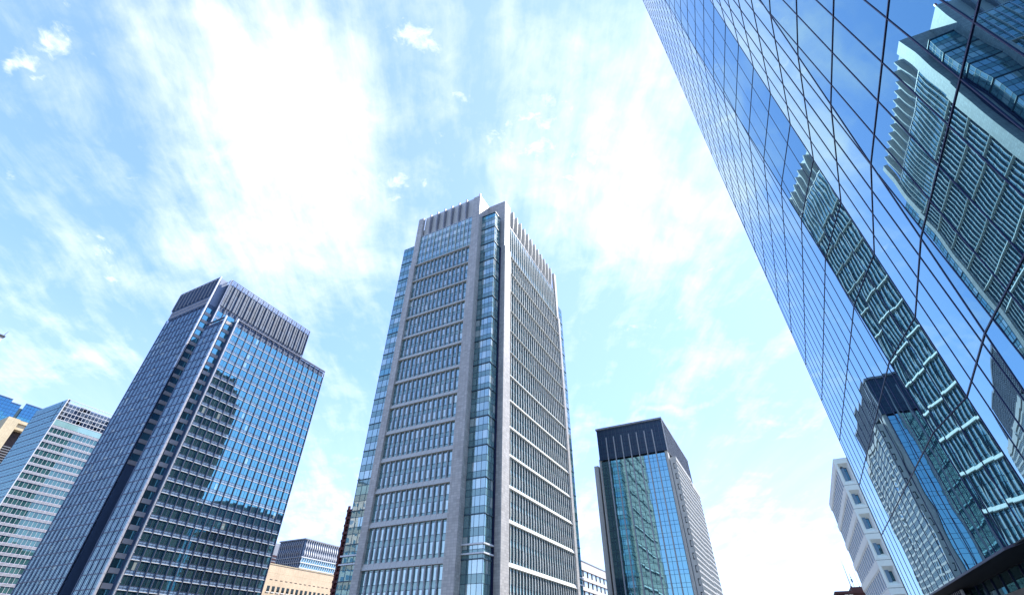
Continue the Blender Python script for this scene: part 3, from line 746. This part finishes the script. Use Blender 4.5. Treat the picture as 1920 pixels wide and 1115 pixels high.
def sand_block():
    root = thing('sand_coloured_block', 'sand coloured building with a broad pier and a deep dark recess at the left edge', 'office building', -465, 122)
    MB().box(WORLD, -485, -454, 110.6, 138, G, 128).build('inner_wall', M['brown_dark'], root)
    MB().box(WORLD, -451, -446.8, 109.8, 116.4, G, 134).build('pier', M['sand'], root)
    b = MB().box(WORLD, -454, -447.5, 116.4, 138, 131.7, 133.7); b.box(WORLD, -454, -448.6, 116.4, 138, 127.8, 131.6); b.build('lintel', M['sand'], root)
    MB().box(WORLD, -485, -451.2, 110.1, 110.5, G, 128).box(WORLD, -470, -451.2, 109.9, 110.6, 128.1, 133.8).build('side_wall', M['sand'], root)
    lv = MB()
    for k in range(7): lv.box(WORLD, -451, -447.2, 116.4, 138, 115.6-k*1.6, 115.85-k*1.6)
    for k in range(10): lv.box(WORLD, -449, -448.8, 117.4+k*1.8, 117.55+k*1.8, 102, 115.7)
    lv.build('louvre_screen', M['grey_fin'], root)
    MB().box(WORLD, -452, -447.1, 116.4, 138, 100, 105).build('spandrel_band', M['pale_teal'], root)
sand_block()
def pale_block():
    root = thing('pale_concrete_block', 'pale grey building whose roof corner just shows at the left edge of the sky', 'office building', -240, 20)
    MB().box(WORLD, -262, -216.6, -20, 38.7, G, 88).build('wall', M['beige'], root)
    MB().box(WORLD, -262.3, -216.3, -20.3, 39.0, 88, 88.5).build('parapet', M['dark_roof'], root)
    MB().tube((-217.2, 38.5, 88.5+CAM_Z), (-217.2, 38.9, 90.6+CAM_Z), .09, .05).build('lightning_rod', M['dark_roof'], root)
    wn = [(MB().box(Face(-216.6, -20, (0, 1), (1, 0)), 2+i*3.6, 4.2+i*3.6, -.1, .02, 74-k*4.2, 76.2-k*4.2), M['small_glass']) for i in range(15) for k in range(16)]
    repeats('window', wn, root, 20)
pale_block()

# ------------------------------------------------------------------ between the navy and stone towers
def cream_block():
    root = thing('cream_office_block', 'low cream tiled office block with a row of small dark windows', 'office building', -270, 220)
    MB().box(WORLD, -290, -251.3, 198, 262, G, 43.6).build('wall', M['cream'], root)
    MB().box(WORLD, -290.2, -251.1, 197.8, 262.2, 43.6, 44.0).build('parapet', M['sand'], root)
    F = Face(-251.3, 198, (0, 1), (1, 0))
    ln = MB().box(F, 0, 64, -.1, .02, 39.7, 39.85); ln.build('joint', M['sand'], root)
    for i in range(18):
        MB().box(F, 2.6+i*3.45, 4.4+i*3.45, -.1, .015, 36.35, 36.75).build('vent_slot', M['brown_dark'], root)
        for z in (33.7, 27.6):
            s = 2.2+i*3.3
            wd = MB().box(F, s, s+1.9, -.1, .02, z-2.6, z).build('window', M['small_dark'], root)
            MB().box(F, s-.1, s+2.0, -.1, .28, z-3.0, z-2.62).build('sill', M['white_stone'], wd)
M['small_dark'] = glass('dark_small_glass', (.01, .012, .012), (.02, .03, .03), (.6, .7, .7), .06, .02)
cream_block()
def finned_block():
    root = thing('finned_slate_block', 'slate blue building with wavy vertical fins over bands of windows, behind the cream block', 'office building', -345, 305)
    FL = Face(-325, 282, (-1, 0), (0, -1)); FR = Face(-325, 282, (0, 1), (1, 0))
    MB().box(WORLD, -353, -325.3, 282.3, 330, G, 76.6).build('wall', M['navy_panel'], root)
    MB().box(WORLD, -353.6, -324.5, 281.5, 330.5, 76.6, 77.4).build('parapet', M['panel_grey'], root)
    fins = []; panes = []
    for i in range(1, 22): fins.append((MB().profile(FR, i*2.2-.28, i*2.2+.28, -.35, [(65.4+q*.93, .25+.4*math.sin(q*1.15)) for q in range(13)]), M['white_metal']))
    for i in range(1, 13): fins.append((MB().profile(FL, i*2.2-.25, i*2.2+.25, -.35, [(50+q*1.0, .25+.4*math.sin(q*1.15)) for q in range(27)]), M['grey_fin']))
    repeats('fin', fins, root)
    for k in range(5):
        z = 64.6-k*3.6
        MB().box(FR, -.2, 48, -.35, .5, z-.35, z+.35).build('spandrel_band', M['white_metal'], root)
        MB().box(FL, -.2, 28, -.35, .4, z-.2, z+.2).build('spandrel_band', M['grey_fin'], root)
        for i in range(21): panes.append((MB().quad(FR, i*2.2+.25, i*2.2+1.95, -.05, z-3.1, z-.5), M['pale_glass']))
        st = MB()
        for i in range(22): st.bar(FR.p(i*2.2, 0, z-3.2), FR.p(i*2.2+1.1, 0, z-.4), .3, .25, (1, 0, 0))
        st.build('brace', M['white_metal'], root)
    repeats('window_pane', panes, root)
    MB().tube((-326, 290, 77+CAM_Z), (-326, 290, 79.4+CAM_Z), .1, .05).build('lightning_rod', M['steel'], root)
finned_block()
def louvred_block():
    root = thing('grey_louvred_block', 'grey brown building with dark louvred storeys wedged behind the navy tower', 'office building', -425, 330)
    MB().box(WORLD, -450, -412, 300, 350, G, 86).build('wall', M['panel_grey'], root)
    F = Face(-412, 300, (0, 1), (1, 0)); W = Face(-412, 300, (-1, 0), (0, -1))
    for k in range(5):
        MB().box(F, 0, 50, -.2, .3, 77.2-k*2.6, 78.6-k*2.6).box(W, -.29, 38, -.2, .28, 77.2-k*2.6, 78.6-k*2.6).build('louvre_band', M['maroon_dark'], root)
    for k in range(3):
        for i in range(6): MB().box(F, 14+i*3, 15.4+i*3, -.1, .05, 66.4-k*4, 68.2-k*4).build('window', M['white_metal'], root)
    MB().box(WORLD, -440, -420, 310, 340, 86, 90).build('plant_room', M['panel_grey'], root)
louvred_block()
def red_frame():
    root = thing('maroon_framed_block', 'slim maroon steel framed building peeking out behind the stone tower', 'office building', -142, 165)
    MB().box(WORLD, -157.0, -128, 154.6, 176, G, 51.0).build('wall', M['maroon_dark'], root)
    z = 51.3; k = 0
    while z > 0:
        MB().box(WORLD, -157.15, -127, 153.85, 154.5, z-.9, z).box(WORLD, -157.15, -156.6, 154.5, 177, z-.8, z).box(WORLD, -157.15, -127, 154.3, 154.59, z-2.0, z-1.6).build('beam', M['maroon'], root)
        z -= 2.85
    for x, zt in ((-156.9, 51.9), (-154.2, 51.9), (-151.4, 51.0), (-147.5, 51.0), (-143.5, 51), (-139, 51)):
        MB().box(WORLD, x, x+.9, 153.9, 154.59, G, zt+.8).build('column', M['maroon'], root)
    for y in (160, 166, 172): MB().box(WORLD, -157.2, -156.4, y, y+.8, G, 51.6).build('column', M['maroon'], root)
red_frame()
def beige_block():
    root = thing('beige_banded_block', 'low beige building with two rows of blind covered windows between the stone and teal towers', 'office building', -115, 312)
    F = Face(-100.8, 270, (0, 1), (1, 0))
    MB().box(WORLD, -135, -101.6, 270, 352, G, 46.2).build('inner_wall', M['brown_dark'], root)
    MB().box(WORLD, -135.2, -100.6, 269.8, 352.2, 46.3, 46.75).build('parapet', M['panel_grey'], root)
    for z0, z1 in ((42.1, 46.25), (37.2, 38.9), (32.3, 34.0), (27.4, 29.1), (10, 24.2)): MB().box(F, 0, 82, -.85, 0, z0, z1).build('spandrel_band', M['beige'], root)
    wn = []; pi = []
    for i in range(11):
        for z0, z1 in ((38.95, 42.05), (34.05, 37.15), (29.15, 32.25)):
            wn.append((MB().box(F, i*7.4+1.6, i*7.4+3.95, -.82, -.5, z0+.1, z1-.3).box(F, i*7.4+4.05, i*7.4+6.4, -.82, -.5, z0+.1, z1-.3), M['blind']))
            pi.append((MB().box(F, i*7.4-.2, i*7.4+.6, -.84, -.25, z0, z1), M['brown_dark']))
    repeats('window', wn, root); repeats('pier', pi, root)
M['blind'] = glass('blind_window', (.45, .55, .56), (.62, .68, .66), (.9, .97, 1), .25, .02, .003, .5, .006)
beige_block()

# ------------------------------------------------------------------ right: white chamfered block, dark red block with masts
def white_block():
    root = thing('white_chamfered_block', 'white concrete building with deep chamfered windows and fluted bays beside the mirror tower', 'office building', 22, 124)
    FX = Face(14.06, 106.07, (0, 1), (-1, 0)); FY = Face(14.06, 106.07, (1, 0), (0, -1)); L = 35.2
    MB().box(WORLD, 15.2, 40, 107.4, 141.2, G, 30.6).build('inner_wall', M['white_stone'], root)
    tops = [30.8, 26.0, 22.0, 17.95, 13.95, 9.98, 6.0, 2.0, G]
    flutes = []
    for k in range(len(tops)-1):
        zt, z0 = tops[k]-.06, tops[k+1]; hb = 1.35 if k == 0 else 1.05
        sh = .35
        # left side: chamfered band, fluted recess under it
        b = MB()
        b.hexa([FX.p(s, t, z) for z, t in ((zt-hb, 0.), (zt, 0.)) for s, t in ((.62, -1.0), (L, -1.0), (L, t), (.62, t))])
        b.hexa([FX.p(s, t, z) for z, t1 in ((zt-hb-.25, -.13), (zt-hb-.002, 0.)) for s, t in ((.62, -1.0), (L, -1.0), (L, t1), (.62, t1))])
        b.hexa([FX.p(s, t, z) for z, t1 in ((z0, -.03), (z0+.2, -.13)) for s, t in ((.62, -1.0), (L, -1.0), (L, t1), (.62, t1))])
        b.build('storey_band', M['white_stone'], root)
        n = 11
        for i in range(1, n+1):
            s = i*L/(n+.5)
            flutes.append((MB().hexa([FX.p(q, t, z) for z, t1 in ((z0+.1, -.03), (zt-hb-.05, -.05)) for q, t in ((s-.3, -1.0), (s+.3, -1.0), (s+.3, t1), (s-.3, t1))]), M['white_stone']))
        MB().box(FX, .62, L, -1.15, -.2, z0+.1, zt-hb).build('recess_wall', M['blue_recess'], root)
        # street front: one chamfered window per bay
        for a, b_ in ((0, 2.2), (2.26, 5.0), (5.06, 7.8), (7.86, 10.6), (10.66, 13.4)):
            wt, wb = zt-1.55, z0+.95; wl, wr = (a+.72, a+1.62) if a == 0 else (a+.7, b_-.75)
            o = (a+.36 if a == 0 else a+.3, wr+.38, wb-.6, wt+.7); q = MB(); D = -.85
            q.box(FY, a, o[0], -.6 if a == 0 else -1.25, 0, z0, zt); q.box(FY, o[1], b_, -1.25, 0, z0, zt)
            q.box(FY, o[0], o[1], -1.25, 0, z0, o[2]); q.box(FY, o[0], o[1], -1.25, 0, o[3], zt)
            out = [FY.p(s, 0, z) for s, z in ((o[0], o[2]), (o[1], o[2]), (o[1], o[3]), (o[0], o[3]))]
            inn = [FY.p(s, D, z) for s, z in ((wl, wb), (wr, wb), (wr, wt), (wl, wt))]
            c = (FY.p((wl+wr)/2, .6, (wt+wb)/2))
            for e in range(4):
                pts = [out[e], out[(e+1) % 4], inn[(e+1) % 4], inn[e]]; q.poly(pts, c - sum(pts, Vector())/4)
            ob = q.build('window_surround', M['white_stone'], root)
            gl = MB().quad(FY, wl+.06, wr-.06, D-.05, wb+.06, wt-.06).build('window', M['small_glass'], ob)
            fr = MB().box(FY, wl, wl+.07, D-.08, D+.03, wb, wt).box(FY, wr-.07, wr, D-.08, D+.03, wb, wt).box(FY, wl+.07, wr-.07, D-.08, D+.028, wt-.08, wt).box(FY, wl+.07, wr-.07, D-.08, D+.028, wb, wb+.08).box(FY, (wl+wr)/2-.03, (wl+wr)/2+.03, D-.08, D+.027, wb+.08, wt-.08)
            fr.build('window_frame', M['dark_core'], ob)
        MB().box(FX, .7, L, -1.0, -.04, zt+.001, zt+.055).box(FY, .04, 13.4, -.6, -.04, zt+.001, zt+.055).build('joint', M['dark_core'], root)
    repeats('flute', flutes, root)
M['blue_recess'] = solid('blue_grey_recess', (.15, .22, .31), .5)
white_block()
def red_block():
    root = thing('dark_red_block', 'dark red roofed low building at the foot of the white one', 'office building', 24, 172)
    MB().box(WORLD, 10.1, 40, 159.4, 190, G, 14.2).build('wall', M['maroon_dark'], root)
    MB().box(WORLD, 9.6, 13.9, 158.9, 190, 14.2, 14.75).build('roof', M['maroon_dark'], root)
    MB().box(WORLD, 13.4, 40, 159.0, 188, 14.2, 15.5).build('upper_storey', M['maroon_dark'], root)
    for a in (11.6, 12.6): MB().box(WORLD, a, a+.8, 159.25, 159.45, 13.9, 14.02).build('roof_light', M['white_metal'], root)
red_block()
z0 = 15.5+CAM_Z
mast = thing('roof_mast', 'tall thin dark mast on the dark red roof, left of its aerials', 'mast', 13.7, 160, z=15.5)
MB().tube((13.7, 160, z0), (13.7, 160, z0+5.0), .09, .05).build('pole', M['dark_roof'], mast)
MB().tube((13.7, 160, z0+5.0), (13.7, 160, z0+6.3), .03, .015).build('tip', M['steel'], mast)
MB().box(WORLD, 13.5, 13.9, 159.8, 160.2, 15.5, 15.8).build('base', M['dark_roof'], mast)
aer = thing('roof_aerial', 'short aerial cluster with crossed rods in the middle of the dark red roof', 'aerial', 14.3, 160, z=15.5)
MB().tube((14.35, 160, z0), (14.35, 160, z0+3.0), .05).build('pole', M['dark_roof'], aer)
for k in range(4): MB().tube((14.0+.1*k, 160, z0+1.4+.35*k), (14.7-.1*k, 160, z0+1.4+.35*k), .045).build('rod', M['teal_frame'], aer)
MB().box(WORLD, 14.2, 14.5, 159.85, 160.15, 16.6, 17.3).build('aerial_box', M['teal_frame'], aer)
rod = thing('roof_rod', 'slender lightning rod on the dark red roof beside the white wall', 'mast', 15.5, 160, z=15.5)
MB().tube((15.5, 160, z0), (15.5, 160, z0+4.4), .05, .02).build('pole', M['steel'], rod)
MB().box(WORLD, 15.4, 15.6, 159.9, 160.1, 15.5, 15.7).build('base', M['dark_roof'], rod)
